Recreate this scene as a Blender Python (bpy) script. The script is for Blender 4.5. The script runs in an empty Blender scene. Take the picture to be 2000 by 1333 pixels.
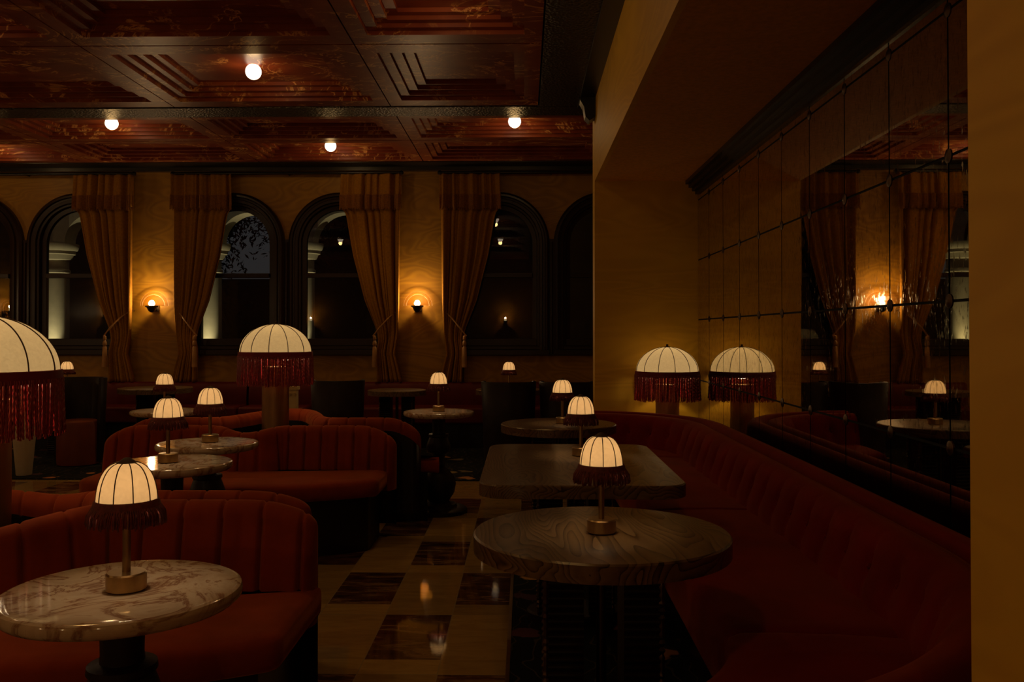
import bpy, math, random
from mathutils import Vector, Matrix
random.seed(7)
PI = math.pi
SC = bpy.context.scene
COL = SC.collection
S = 0.84          # builder's unit -> metres (applied to every top-level object at the end)
E = 1.55          # eye height in builder's units
F = 1720.0        # focal length in pixels of a 2000 px wide frame

# ---------------------------------------------------------------- camera, world, exposure
cd = bpy.data.cameras.new('camera')
cam = bpy.data.objects.new('camera', cd); COL.objects.link(cam)
cd.sensor_width = 36.0; cd.lens = F / 2000 * 36.0
YAW, PITCH = 0.020, 0.0126
cam.location = (0, 0, E)
cam.rotation_euler = (PI / 2 + PITCH, 0, YAW)
cd.shift_x = -(24.0 - F * math.tan(YAW)) / 2000.0
cd.shift_y = -(16.5 + F * math.tan(PITCH)) / 2000.0
cd.clip_start = 0.05; cd.clip_end = 200
SC.camera = cam
w = bpy.data.worlds.new('night'); SC.world = w; w.use_nodes = True
w.node_tree.nodes['Background'].inputs[0].default_value = (1.0, 0.95, 1.0, 1)
w.node_tree.nodes['Background'].inputs[1].default_value = 0.020
SC.view_settings.view_transform = 'Standard'; SC.view_settings.look = 'None'
SC.view_settings.gamma = 1.0; SC.view_settings.use_curve_mapping = False
SC.view_settings.exposure = 0.0
cy = SC.cycles
cy.max_bounces = 8; cy.diffuse_bounces = 3; cy.glossy_bounces = 4; cy.transmission_bounces = 6
cy.transparent_max_bounces = 12; cy.sample_clamp_indirect = 2.0; cy.use_denoising = True
cy.caustics_reflective = False; cy.caustics_refractive = False
WARM = (1.0, 0.56, 0.15)
# light powers (watts): one place to tune the room
P_GLOBE, P_GLOBE_SPOT, P_DOME, P_TABLE, P_SCONCE, P_COLUMN = 2.0, 13.0, 4.5, 0.85, 16.0, 40.0

# ---------------------------------------------------------------- materials
def nmat(name):
    m = bpy.data.materials.new(name); m.use_nodes = True
    nt = m.node_tree; b = nt.nodes['Principled BSDF']
    return m, nt, b
def N(nt, typ, **kw):
    n = nt.nodes.new(typ)
    for k, v in kw.items():
        if k.startswith('i_'):
            key = k[2:]; key = int(key) if key.isdigit() else key.replace('_', ' ')
            n.inputs[key].default_value = v
        else: setattr(n, k, v)
    return n
def L(nt, a, b): nt.links.new(a, b)
def ramp(nt, fac, stops):
    r = N(nt, 'ShaderNodeValToRGB'); e = r.color_ramp.elements
    while len(e) < len(stops): e.new(0.5)
    for k, (p, c) in enumerate(stops): e[k].position = p; e[k].color = (*c, 1)
    L(nt, fac, r.inputs[0]); return r.outputs[0]
def coords(nt, scale=(1, 1, 1), rot=(0, 0, 0)):
    tc = N(nt, 'ShaderNodeTexCoord'); mp = N(nt, 'ShaderNodeMapping')
    mp.inputs['Scale'].default_value = scale; mp.inputs['Rotation'].default_value = rot
    L(nt, tc.outputs['Object'], mp.inputs[0]); return mp.outputs[0]
def bump(nt, b, h, dist=0.005, strength=0.5):
    n = N(nt, 'ShaderNodeBump'); n.inputs['Strength'].default_value = strength
    n.inputs['Distance'].default_value = dist
    L(nt, h, n.inputs['Height']); L(nt, n.outputs[0], b.inputs['Normal'])
def plain(name, c, rough=0.5, metal=0.0, var=0.25, sc=8.0, bmp=0.0, spec=None, sheen=0.0):
    m, nt, b = nmat(name)
    no = N(nt, 'ShaderNodeTexNoise', i_Scale=sc, i_Detail=4.0); L(nt, coords(nt), no.inputs[0])
    L(nt, ramp(nt, no.outputs[0], [(0.3, tuple(x * (1 - var) for x in c)), (0.7, tuple(min(1, x * (1 + var)) for x in c))]), b.inputs['Base Color'])
    b.inputs['Roughness'].default_value = rough; b.inputs['Metallic'].default_value = metal
    if spec is not None: b.inputs['Specular IOR Level'].default_value = spec
    if sheen: b.inputs['Specular IOR Level'].default_value = spec if spec is not None else .12; b.inputs['Sheen Weight'].default_value = sheen; b.inputs['Sheen Roughness'].default_value = 0.4; b.inputs['Sheen Tint'].default_value = (1, .36, .12, 1)
    if bmp: bump(nt, b, no.outputs[0], 0.01, bmp)
    return m
def moire(name, c0, c1, sc=(1, 1, 1)):
    m, nt, b = nmat(name)
    v = coords(nt, sc)
    n1 = N(nt, 'ShaderNodeTexNoise', i_Scale=1.1, i_Detail=3.0, i_Distortion=0.6); L(nt, v, n1.inputs[0])
    v2 = coords(nt, (sc[0] * .8, sc[1] * .8, sc[2] * 2.2))
    n2 = N(nt, 'ShaderNodeTexNoise', i_Scale=1.0, i_Detail=1.5, i_Distortion=0.8); L(nt, v2, n2.inputs[0])
    k = N(nt, 'ShaderNodeMath', operation='MULTIPLY'); L(nt, n2.outputs[0], k.inputs[0]); k.inputs[1].default_value = 85.0
    sn = N(nt, 'ShaderNodeMath', operation='SINE'); L(nt, k.outputs[0], sn.inputs[0])
    n4 = N(nt, 'ShaderNodeTexNoise', i_Scale=2.4, i_Detail=2.0); L(nt, v, n4.inputs[0])
    am = N(nt, 'ShaderNodeMath', operation='MULTIPLY'); L(nt, sn.outputs[0], am.inputs[0]); L(nt, n4.outputs[0], am.inputs[1])
    mx = N(nt, 'ShaderNodeMath', operation='MULTIPLY_ADD'); L(nt, am.outputs[0], mx.inputs[0]); mx.inputs[1].default_value = 0.28
    L(nt, n1.outputs[0], mx.inputs[2])
    L(nt, ramp(nt, mx.outputs[0], [(0.32, c0), (0.72, c1)]), b.inputs['Base Color'])
    b.inputs['Roughness'].default_value = 0.55
    bump(nt, b, mx.outputs[0], 0.004, 0.15)
    return m
M = {}
M['wall'] = moire('moire_silk', (.29, .135, .006), (.42, .210, .010))
M['wall_fine'] = moire('moire_silk_fine', (.72, .40, .015), (.82, .48, .024), (.6, .6, 1.0))
M['soffit'] = plain('soffit_silk', (.75, .36, .05), .7, var=.12, sc=30)
M['black'] = plain('black_lacquer', (.010, .007, .006), .35)
M['blackwood'] = plain('ebonised_wood', (.016, .007, .004), .45, sc=14, spec=.25)
M['frame'] = plain('window_frame_wood', (.020, .008, .004), .3, sc=3, var=.1, spec=.3)
M['curtain'] = plain('gold_curtain', (.32, .145, .014), .8, var=.15, sc=40, sheen=.1)
M['curtain_fringe'] = plain('curtain_fringe', (.26, .10, .014), .8, var=.3, sc=60)
M['rope'] = plain('silk_rope', (.40, .20, .06), .55)
M['velvet'] = plain('rust_velvet', (.25, .036, .008), .85, var=.22, sc=5, sheen=.5)
M['velvet_red'] = plain('red_velvet', (.20, .008, .005), .85, var=.18, sc=4, sheen=.28)
M['red_leather'] = plain('red_leather', (.11, .006, .006), .55, var=.15, sc=6, spec=.3)
M['rust_leather'] = plain('rust_leather', (.17, .038, .010), .5, var=.15, sc=6, spec=.3)
M['brass'] = plain('aged_brass', (.40, .27, .12), .30, 1.0, var=.12, sc=30)
M['bronze'] = plain('dark_bronze', (.10, .06, .035), .4, .9)
M['column'] = plain('bronze_column', (.32, .19, .07), .42, .8, var=.15, sc=6)
M['fringe'] = plain('red_silk_cord', (.25, .008, .012), .28, var=.35, sc=60, spec=.8, sheen=.2)
M['fringe_dark'] = plain('brown_wool_fringe', (.13, .018, .012), .7, var=.4, sc=80)
M['band'] = plain('red_band', (.20, .006, .010), .7)
M['rib'] = plain('shade_wire', (.05, .022, .010), .6)
M['white_stone'] = plain('pale_stone', (.55, .47, .34), .8, var=.08)
M['cream'] = plain('cream_plaster', (.62, .44, .20), .7, var=.1)
M['building'] = plain('dark_facade', (.012, .012, .012), .9)
M['leaf'] = plain('night_leaf', (.012, .016, .010), .6, spec=.3)
M['bark'] = plain('night_bark', (.012, .010, .008), .9)
M['ground'] = plain('night_ground', (.015, .014, .012), .95)

def emissive_shade(name, col, em, tr):
    m, nt, b = nmat(name); nt.nodes.remove(b)
    out = nt.nodes['Material Output']
    no = N(nt, 'ShaderNodeTexNoise', i_Scale=55.0, i_Detail=5.0, i_Distortion=1.0); L(nt, coords(nt), no.inputs[0])
    c = ramp(nt, no.outputs[0], [(0.3, tuple(x * .86 for x in col)), (0.7, col)])
    t = N(nt, 'ShaderNodeBsdfTranslucent'); L(nt, c, t.inputs[0])
    d = N(nt, 'ShaderNodeBsdfDiffuse'); L(nt, c, d.inputs[0])
    g = N(nt, 'ShaderNodeBsdfGlossy', i_Roughness=0.35); g.inputs[0].default_value = (.06, .06, .06, 1)
    mx = N(nt, 'ShaderNodeMixShader', i_0=1 - tr); L(nt, t.outputs[0], mx.inputs[1]); L(nt, d.outputs[0], mx.inputs[2])
    e = N(nt, 'ShaderNodeEmission', i_Strength=em); L(nt, c, e.inputs[0])
    a1 = N(nt, 'ShaderNodeAddShader'); L(nt, mx.outputs[0], a1.inputs[0]); L(nt, e.outputs[0], a1.inputs[1])
    a2 = N(nt, 'ShaderNodeAddShader'); L(nt, a1.outputs[0], a2.inputs[0]); L(nt, g.outputs[0], a2.inputs[1])
    L(nt, a2.outputs[0], out.inputs[0]); return m
M['shade'] = emissive_shade('parchment_shade', (.25, .170, .085), .50, .5)
M['dome'] = emissive_shade('linen_dome', (.37, .30, .165), .20, .5)
def emit(name, col, s):
    m, nt, b = nmat(name)
    b.inputs['Base Color'].default_value = (*col, 1); b.inputs['Emission Color'].default_value = (*col, 1)
    b.inputs['Emission Strength'].default_value = s; b.inputs['Roughness'].default_value = .3; return m
M['globe'] = emit('opal_globe', (1.0, .80, .58), 3.2)
M['bulb'] = emit('hot_bulb', (1.0, .74, .40), 5.0)

def glassy():
    m, nt, b = nmat('window_glass'); nt.nodes.remove(b)
    t = N(nt, 'ShaderNodeBsdfTransparent'); t.inputs[0].default_value = (.86, .88, .84, 1)
    g = N(nt, 'ShaderNodeBsdfGlossy', i_Roughness=0.0)
    fr = N(nt, 'ShaderNodeFresnel', i_IOR=1.7)
    mx = N(nt, 'ShaderNodeMixShader'); L(nt, fr.outputs[0], mx.inputs[0]); L(nt, t.outputs[0], mx.inputs[1]); L(nt, g.outputs[0], mx.inputs[2])
    L(nt, mx.outputs[0], nt.nodes['Material Output'].inputs[0]); return m
M['glass'] = glassy()
def sconce_glass(name, opacity):
    m, nt, b = nmat(name); nt.nodes.remove(b)
    t = N(nt, 'ShaderNodeBsdfTransparent'); d = N(nt, 'ShaderNodeBsdfTranslucent'); d.inputs[0].default_value = (.95, .8, .6, 1)
    mx = N(nt, 'ShaderNodeMixShader', i_0=opacity); L(nt, t.outputs[0], mx.inputs[1]); L(nt, d.outputs[0], mx.inputs[2])
    L(nt, mx.outputs[0], nt.nodes['Material Output'].inputs[0]); return m
M['frost'] = sconce_glass('frosted_glass', .30)
M['frost_rim'] = sconce_glass('frosted_rim', .6)

def ceiling_mat():
    m, nt, b = nmat('red_marble_ceiling'); v = coords(nt, (1, 1.5, 1))
    n1 = N(nt, 'ShaderNodeTexNoise', i_Scale=1.6, i_Detail=5.0, i_Distortion=1.2); L(nt, v, n1.inputs[0])
    n2 = N(nt, 'ShaderNodeTexNoise', i_Scale=1.3, i_Detail=7.0, i_Roughness=.62, i_Distortion=2.2); L(nt, v, n2.inputs[0])
    base = ramp(nt, n1.outputs[0], [(.3, (.18, .027, .008)), (.7, (.31, .072, .020))])
    vein = ramp(nt, n2.outputs[0], [(.478, (0, 0, 0)), (.5, (1, 1, 1)), (.522, (0, 0, 0))])
    n3 = N(nt, 'ShaderNodeTexNoise', i_Scale=2.2, i_Detail=2.0); L(nt, v, n3.inputs[0])
    k = ramp(nt, n3.outputs[0], [(.40, (0, 0, 0)), (.60, (.9, .9, .9))])
    mu = N(nt, 'ShaderNodeMix', data_type='RGBA', blend_type='MULTIPLY'); mu.inputs[0].default_value = 1
    L(nt, vein, mu.inputs[6]); L(nt, k, mu.inputs[7])
    mx = N(nt, 'ShaderNodeMix', data_type='RGBA'); L(nt, mu.outputs[2], mx.inputs[0]); L(nt, base, mx.inputs[6]); mx.inputs[7].default_value = (.95, .50, .17, 1)
    L(nt, mx.outputs[2], b.inputs['Base Color']); b.inputs['Roughness'].default_value = .38; b.inputs['Specular IOR Level'].default_value = .3
    return m
M['ceiling'] = ceiling_mat()
def grille_mat():
    m, nt, b = nmat('pierced_grille'); v = coords(nt)
    vo = N(nt, 'ShaderNodeTexVoronoi', i_Scale=42.0); L(nt, v, vo.inputs[0])
    L(nt, ramp(nt, vo.outputs[0], [(.25, (.004, .003, .002)), (.5, (.035, .020, .010))]), b.inputs['Base Color'])
    b.inputs['Roughness'].default_value = .4; bump(nt, b, vo.outputs[0], .006, .8); return m
M['grille'] = grille_mat()
def tile_mat():
    m, nt, b = nmat('marble_tiles')
    tc = N(nt, 'ShaderNodeTexCoord'); sp = N(nt, 'ShaderNodeSeparateXYZ'); L(nt, tc.outputs['Object'], sp.inputs[0])
    def mth(op, a, bb=None, c=None):
        n = N(nt, 'ShaderNodeMath', operation=op)
        for k, x in enumerate((a, bb, c)):
            if x is None: continue
            if isinstance(x, (int, float)): n.inputs[k].default_value = x
            else: L(nt, x, n.inputs[k])
        return n.outputs[0]
    u = mth('DIVIDE', mth('ADD', sp.outputs[0], .395 + 36.5), .365)
    vv = mth('DIVIDE', mth('ADD', sp.outputs[1], -4.00 + 84.5), .845)
    iu, iv = mth('FLOOR', u), mth('FLOOR', vv)
    fu, fv = mth('FRACT', u), mth('FRACT', vv)
    strip = mth('LESS_THAN', fv, .213)
    par = mth('MODULO', mth('ADD', iu, iv), 2.0)
    dark = mth('MULTIPLY', mth('GREATER_THAN', par, .5), mth('SUBTRACT', 1.0, strip))
    # per-tile random
    cmb = N(nt, 'ShaderNodeCombineXYZ'); L(nt, iu, cmb.inputs[0]); L(nt, iv, cmb.inputs[1]); L(nt, strip, cmb.inputs[2])
    wn = N(nt, 'ShaderNodeTexWhiteNoise'); L(nt, cmb.outputs[0], wn.inputs[0])
    off = N(nt, 'ShaderNodeVectorMath', operation='MULTIPLY_ADD'); L(nt, wn.outputs[1], off.inputs[0]); off.inputs[1].default_value = (9, 9, 9); L(nt, tc.outputs['Object'], off.inputs[2])
    mp = N(nt, 'ShaderNodeMapping'); mp.inputs['Scale'].default_value = (1.2, 5, 1); mp.inputs['Rotation'].default_value = (0, 0, .25); L(nt, off.outputs[0], mp.inputs[0])
    n1 = N(nt, 'ShaderNodeTexNoise', i_Scale=2.6, i_Detail=7.0, i_Roughness=.62, i_Distortion=1.0); L(nt, mp.outputs[0], n1.inputs[0])
    cd_ = ramp(nt, n1.outputs[0], [(.35, (.035, .012, .006)), (.52, (.13, .055, .025)), (.62, (.30, .17, .08)), (.72, (.10, .04, .02))])
    cl = ramp(nt, n1.outputs[0], [(.3, (.34, .20, .06)), (.6, (.46, .29, .10)), (.75, (.36, .20, .07))])
    mx = N(nt, 'ShaderNodeMix', data_type='RGBA'); L(nt, dark, mx.inputs[0]); L(nt, cl, mx.inputs[6]); L(nt, cd_, mx.inputs[7])
    hv = N(nt, 'ShaderNodeMix', data_type='RGBA', blend_type='MULTIPLY'); hv.inputs[0].default_value = .35
    L(nt, mx.outputs[2], hv.inputs[6]); L(nt, wn.outputs[0], hv.inputs[7])
    gap = mth('LESS_THAN', mth('MINIMUM', mth('MINIMUM', fu, mth('SUBTRACT', 1.0, fu)), mth('MULTIPLY', 2.3, mth('MINIMUM', fv, mth('SUBTRACT', 1.0, fv)))), .008)
    g2 = N(nt, 'ShaderNodeMix', data_type='RGBA'); L(nt, gap, g2.inputs[0]); L(nt, hv.outputs[2], g2.inputs[6]); g2.inputs[7].default_value = (.30, .22, .12, 1)
    L(nt, g2.outputs[2], b.inputs['Base Color']); b.inputs['Roughness'].default_value = .05
    return m
M['tile'] = tile_mat()
def rug_mat():
    m, nt, b = nmat('flowered_rug'); v = coords(nt)
    ns = N(nt, 'ShaderNodeTexNoise', i_Scale=6.0, i_Detail=3.0); L(nt, v, ns.inputs[0])
    ad = N(nt, 'ShaderNodeVectorMath', operation='MULTIPLY_ADD'); L(nt, ns.outputs[1], ad.inputs[0]); ad.inputs[1].default_value = (.25, .25, 0); L(nt, v, ad.inputs[2])
    vo = N(nt, 'ShaderNodeTexVoronoi', i_Scale=3.2); L(nt, ad.outputs[0], vo.inputs[0])
    blot = ramp(nt, vo.outputs[0], [(.20, (1, 1, 1)), (.24, (0, 0, 0))])
    hs = ramp(nt, vo.outputs[1], [(.0, (.40, .06, .03)), (.45, (.46, .32, .12)), (.6, (.03, .04, .05)), (1.0, (.25, .05, .06))])
    wv = N(nt, 'ShaderNodeTexWave', i_Scale=3.0, i_Distortion=14.0, i_Detail=2.0); L(nt, v, wv.inputs[0])
    st = ramp(nt, wv.outputs[1], [(.975, (.010, .011, .014)), (.99, (.06, .045, .03))])
    mx = N(nt, 'ShaderNodeMix', data_type='RGBA'); L(nt, blot, mx.inputs[0]); L(nt, st, mx.inputs[6]); L(nt, hs, mx.inputs[7])
    L(nt, mx.outputs[2], b.inputs['Base Color']); b.inputs['Roughness'].default_value = .95; b.inputs['Specular IOR Level'].default_value = .1
    return m
M['rug'] = rug_mat()
def marble_mat():
    m, nt, b = nmat('cream_marble'); v = coords(nt, (1, 1, 1), (0, 0, .5))
    n1 = N(nt, 'ShaderNodeTexNoise', i_Scale=3.6, i_Detail=7.0, i_Roughness=.6, i_Distortion=1.6); L(nt, v, n1.inputs[0])
    L(nt, ramp(nt, n1.outputs[0], [(.30, (.46, .34, .24)), (.455, (.58, .46, .33)), (.49, (.26, .13, .075)), (.53, (.55, .42, .30)), (.62, (.62, .50, .37)), (.655, (.33, .19, .12)), (.70, (.56, .44, .31))]), b.inputs['Base Color'])
    b.inputs['Roughness'].default_value = .07; return m
M['marble'] = marble_mat()
def oak_mat():
    m, nt, b = nmat('dark_stained_oak'); v = coords(nt, (1.0, .26, 1.0))
    n1 = N(nt, 'ShaderNodeTexNoise', i_Scale=2.4, i_Detail=2.5, i_Distortion=.4); L(nt, v, n1.inputs[0])
    mu = N(nt, 'ShaderNodeMath', operation='MULTIPLY'); L(nt, n1.outputs[0], mu.inputs[0]); mu.inputs[1].default_value = 62.0
    fr = N(nt, 'ShaderNodeMath', operation='FRACT'); L(nt, mu.outputs[0], fr.inputs[0])
    n2 = N(nt, 'ShaderNodeTexNoise', i_Scale=60.0, i_Detail=3.0); L(nt, coords(nt, (1, .12, 1)), n2.inputs[0])
    ad = N(nt, 'ShaderNodeMath', operation='MULTIPLY_ADD'); L(nt, n2.outputs[0], ad.inputs[0]); ad.inputs[1].default_value = .5; L(nt, fr.outputs[0], ad.inputs[2])
    L(nt, ramp(nt, ad.outputs[0], [(.25, (.030, .015, .007)), (.5, (.12, .068, .028)), (1.0, (.19, .115, .05))]), b.inputs['Base Color'])
    b.inputs['Roughness'].default_value = .30; bump(nt, b, ad.outputs[0], .002, .35); return m
M['oak'] = oak_mat()
def mirror_mat():
    m, nt, b = nmat('antique_mirror'); v = coords(nt)
    n1 = N(nt, 'ShaderNodeTexNoise', i_Scale=9.0, i_Detail=8.0, i_Roughness=.7); L(nt, v, n1.inputs[0])
    n2 = N(nt, 'ShaderNodeTexNoise', i_Scale=60.0, i_Detail=4.0, i_Roughness=.7); L(nt, coords(nt, (1, 1, .35)), n2.inputs[0])
    L(nt, ramp(nt, n1.outputs[0], [(.3, (.66, .58, .42)), (.6, (.84, .76, .60))]), b.inputs['Base Color'])
    b.inputs['Metallic'].default_value = 1.0
    L(nt, ramp(nt, n2.outputs[0], [(.55, (.015, .015, .015)), (.78, (.22, .22, .22))]), b.inputs['Roughness'])
    d = N(nt, 'ShaderNodeBsdfDiffuse'); d.inputs[0].default_value = (.030, .016, .008, 1)
    mx = N(nt, 'ShaderNodeMixShader')
    f = ramp(nt, n2.outputs[0], [(.54, (.05, .05, .05)), (.74, (.65, .65, .65))])
    L(nt, f, mx.inputs[0]); L(nt, b.outputs[0], mx.inputs[1]); L(nt, d.outputs[0], mx.inputs[2])
    L(nt, mx.outputs[0], nt.nodes['Material Output'].inputs[0]); return m
M['mirror'] = mirror_mat()

# ---------------------------------------------------------------- mesh helpers
class MB:
    def __init__(s): s.v = []; s.f = []
    def add(s, vs, fs):
        n = len(s.v); s.v += [tuple(p) for p in vs]; s.f += [tuple(i + n for i in f) for f in fs]; return s
    def box(s, x0, x1, y0, y1, z0, z1):
        vs = [(x, y, z) for x in (x0, x1) for y in (y0, y1) for z in (z0, z1)]
        return s.add(vs, [(0, 1, 3, 2), (4, 6, 7, 5), (0, 4, 5, 1), (2, 3, 7, 6), (0, 2, 6, 4), (1, 5, 7, 3)])
    def lathe(s, prof, n=32, c=(0, 0, 0), caps=True, a0=0, a1=2 * PI):
        full = abs(a1 - a0 - 2 * PI) < 1e-6; m = n if full else n + 1
        vs = [(c[0] + r * math.cos(a0 + (a1 - a0) * k / n), c[1] + r * math.sin(a0 + (a1 - a0) * k / n), c[2] + z) for r, z in prof for k in range(m)]
        fs = []
        for i in range(len(prof) - 1):
            for k in range(n):
                k2 = (k + 1) % m
                fs.append((i * m + k, i * m + k2, (i + 1) * m + k2, (i + 1) * m + k))
        if caps and full:
            fs.append(tuple(range(m))[::-1]); fs.append(tuple(range((len(prof) - 1) * m, len(prof) * m)))
        return s.add(vs, fs)
    def tube(s, pts, r, n=8, closed=False):
        pts = [Vector(p) for p in pts]; m = len(pts); vs = []
        rad = r if callable(r) else (lambda t: r)
        ref = Vector((0, 0, 1))
        if all(abs((pts[min(i + 1, m - 1)] - pts[max(i - 1, 0)]).normalized().z) > .9 for i in range(m)): ref = Vector((1, 0, 0))
        for i, p in enumerate(pts):
            if closed: t = (pts[(i + 1) % m] - pts[(i - 1) % m]).normalized()
            else: t = (pts[min(i + 1, m - 1)] - pts[max(i - 1, 0)]).normalized()
            a = t.cross(ref)
            if a.length < 1e-4: a = t.cross(Vector((1, 0, 0)))
            a.normalize(); b = t.cross(a)
            rr = rad(i / max(1, m - 1))
            for k in range(n):
                an = 2 * PI * k / n; vs.append(p + (a * math.cos(an) + b * math.sin(an)) * rr)
        fs = []
        for i in range(m if closed else m - 1):
            j = (i + 1) % m
            for k in range(n): fs.append((i * n + k, i * n + (k + 1) % n, j * n + (k + 1) % n, j * n + k))
        if not closed: fs += [tuple(range(n))[::-1], tuple(range((m - 1) * n, m * n))]
        return s.add(vs, fs)
    def prism(s, poly, levels):
        """levels: list of (z, inset) rings of the same polygon moved inward along its normals"""
        n = len(poly); vs = []
        ar = sum(poly[i][0] * poly[(i + 1) % n][1] - poly[(i + 1) % n][0] * poly[i][1] for i in range(n))
        sg = 1 if ar > 0 else -1
        nor = []
        for i in range(n):
            a = Vector(poly[i - 1]); b = Vector(poly[(i + 1) % n]); d = (b - a).normalized()
            nor.append(Vector((-d.y, d.x)) * sg)
        for z, ins in levels:
            for p, q in zip(poly, nor): vs.append((p[0] + q.x * ins, p[1] + q.y * ins, z))
        fs = [tuple(range(n))]
        for l in range(len(levels) - 1):
            for i in range(n):
                j = (i + 1) % n; fs.append((l * n + i, l * n + j, (l + 1) * n + j, (l + 1) * n + i))
        fs.append(tuple(range((len(levels) - 1) * n, len(levels) * n)))
        return s.add(vs, fs)
    def grid(s, rows, closed=False):
        m = len(rows[0]); vs = [p for r in rows for p in r]; fs = []
        for i in range(len(rows) - 1):
            for k in range(m if closed else m - 1):
                k2 = (k + 1) % m; fs.append((i * m + k, i * m + k2, (i + 1) * m + k2, (i + 1) * m + k))
        return s.add(vs, fs)
    def build(s, name, mat, parent=None, loc=None, smooth=True, bevel=0, kind=None, ang=.7):
        me = bpy.data.meshes.new(name); me.from_pydata(s.v, [], s.f); me.validate()
        import bmesh
        bm = bmesh.new(); bm.from_mesh(me); bmesh.ops.recalc_face_normals(bm, faces=bm.faces); bm.to_mesh(me); bm.free()
        me.materials.append(mat)
        if smooth:
            me.shade_smooth()
            try: me.set_sharp_from_angle(angle=ang)
            except Exception: pass
        o = bpy.data.objects.new(name, me); COL.objects.link(o)
        if parent: o.parent = parent
        if loc: o.location = loc
        if bevel:
            b = o.modifiers.new('bevel', 'BEVEL'); b.width = bevel; b.segments = 3; b.limit_method = 'ANGLE'; b.angle_limit = .6
        if kind: o['kind'] = kind
        return o
def tag(o, label, cat, group=None, kind=None):
    o['label'] = label; o['category'] = cat
    if group: o['group'] = group
    if kind: o['kind'] = kind
    return o
def thing(name, label, cat, loc=(0, 0, 0), rz=0, group=None):
    o = bpy.data.objects.new(name, None); o.empty_display_size = .1; COL.objects.link(o)
    o.location = loc; o.rotation_euler = (0, 0, rz); return tag(o, label, cat, group)
def struct_empty(name):
    o = bpy.data.objects.new(name, None); COL.objects.link(o); o['kind'] = 'structure'; return o
def copy_tree(o, parent=None):
    c = o.copy(); COL.objects.link(c)
    if parent: c.parent = parent
    for ch in o.children: copy_tree(ch, c)
    return c
def put(proto, first, loc, rz, label, group=None):
    o = proto if first else copy_tree(proto)
    o.location = loc; o.rotation_euler = (0, 0, rz); o['label'] = label
    if group: o['group'] = group
    return o
def light(kind, name, loc, power, col=WARM, parent=None, size=.03, spot=None, rot=None, blend=.6):
    l = bpy.data.lights.new(name, kind); l.energy = power; l.color = col
    if kind in ('POINT', 'SPOT'): l.shadow_soft_size = size
    if kind == 'SPOT': l.spot_size = spot; l.spot_blend = blend
    o = bpy.data.objects.new(name, l); COL.objects.link(o); o.location = loc
    if rot: o.rotation_euler = rot
    if parent: o.parent = parent
    return o

# ---------------------------------------------------------------- room shell
H = E + 2.34
YW = 12.40                     # window wall
XL, XR = -9.2, 2.6
XM = 1.723                     # mirror plane
XP = .70                       # header / pier plane
YA = 8.75                      # far wall of the alcove
SOF = E + 1.506
o = MB().box(XL, XR, -3.2, YW + .1, -.1, 0).build('floor', M['tile'], smooth=False, kind='structure')
# window wall with arched openings
PIX = 138.7
pairs = [(-9.055, -7.58), (-6.337, -4.10), (-4.10, -2.60)]
CX = [(p - 1024) / PIX for p in (-373, -63, 145, 455, 663, 973, 1181)]
R_OUT, R_IN = .72, .485
SPR = E + 1.254; SILL = E - .30; RAIL = E + .81
xs = set([XL, XR])
for c in CX:
    for k in range(-24, 25): xs.add(round(c + (R_OUT - .05) * math.sin(k / 24 * PI / 2), 5))
xs = sorted(x for x in xs if XL <= x <= XR)
mb = MB()
rr = R_OUT - .05
def opening(x):
    for c in CX:
        if abs(x - c) <= rr + 1e-4: return c
    return None
for a, b in zip(xs[:-1], xs[1:]):
    m_ = (a + b) / 2; c = opening(m_)
    if c is None: mb.box(a, b, YW, YW + .25, 0, H + .1)
    else:
        mb.box(a, b, YW, YW + .25, 0, SILL + .02)
        za = SPR + math.sqrt(max(0, rr * rr - (a - c) ** 2)); zb = SPR + math.sqrt(max(0, rr * rr - (b - c) ** 2))
        vs = [(a, YW, za), (b, YW, zb), (b, YW, H + .1), (a, YW, H + .1), (a, YW + .25, za), (b, YW + .25, zb), (b, YW + .25, H + .1), (a, YW + .25, H + .1)]
        mb.add(vs, [(0, 1, 2, 3), (4, 7, 6, 5), (0, 4, 5, 1)])
mb.build('wall_back', M['wall'], smooth=False, kind='structure')
def sq(name, *b, m='wall', parent=None): return MB().box(*b).build(name, M[m], smooth=False, kind='structure', parent=parent)
sq('wall_left', XL - .2, XL, -3.2, YW + .2, 0, H + .4)
sq('wall_front', XL, XR, -3.4, -3.2, 0, H + .4)
sq('wall_right', XR, XR + .2, YA + .25, YW + .2, 0, H + .4)
# alcove: far wall (a pier), soffit, header, near pier, wall behind the mirror
sq('wall_alcove_far', XP, XR, YA, YA + .25, 0, H + .4, m='wall_fine')
sq('wall_alcove_near', XP, XM + .25, -3.2, 1.40, 0, H + .4, m='wall_fine')
sq('wall_alcove_side', XM + .02, XM + .25, 1.40, YA, 0, H + .4, m='soffit')
mbh = MB().box(XP, XP + .04, 1.40, YA, SOF, H + .4)
mbh.build('wall_header', M['wall_fine'], smooth=False, kind='structure')
sq('ceiling_alcove', XP + .04, XM + .02, 1.40, YA, SOF, SOF + .05, m='soffit')
# stepped cornice above the mirror
mb = MB()
for k, (dx, dz) in enumerate([(.125, .035), (.095, .07), (.06, .105), (.03, .135)]):
    mb.box(XM - dx, XM + .01, 1.40, YA, SOF - dz, SOF - (0, .035, .07, .105)[k])
mb.build('trim_1', M['black'], smooth=False, kind='structure')
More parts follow.
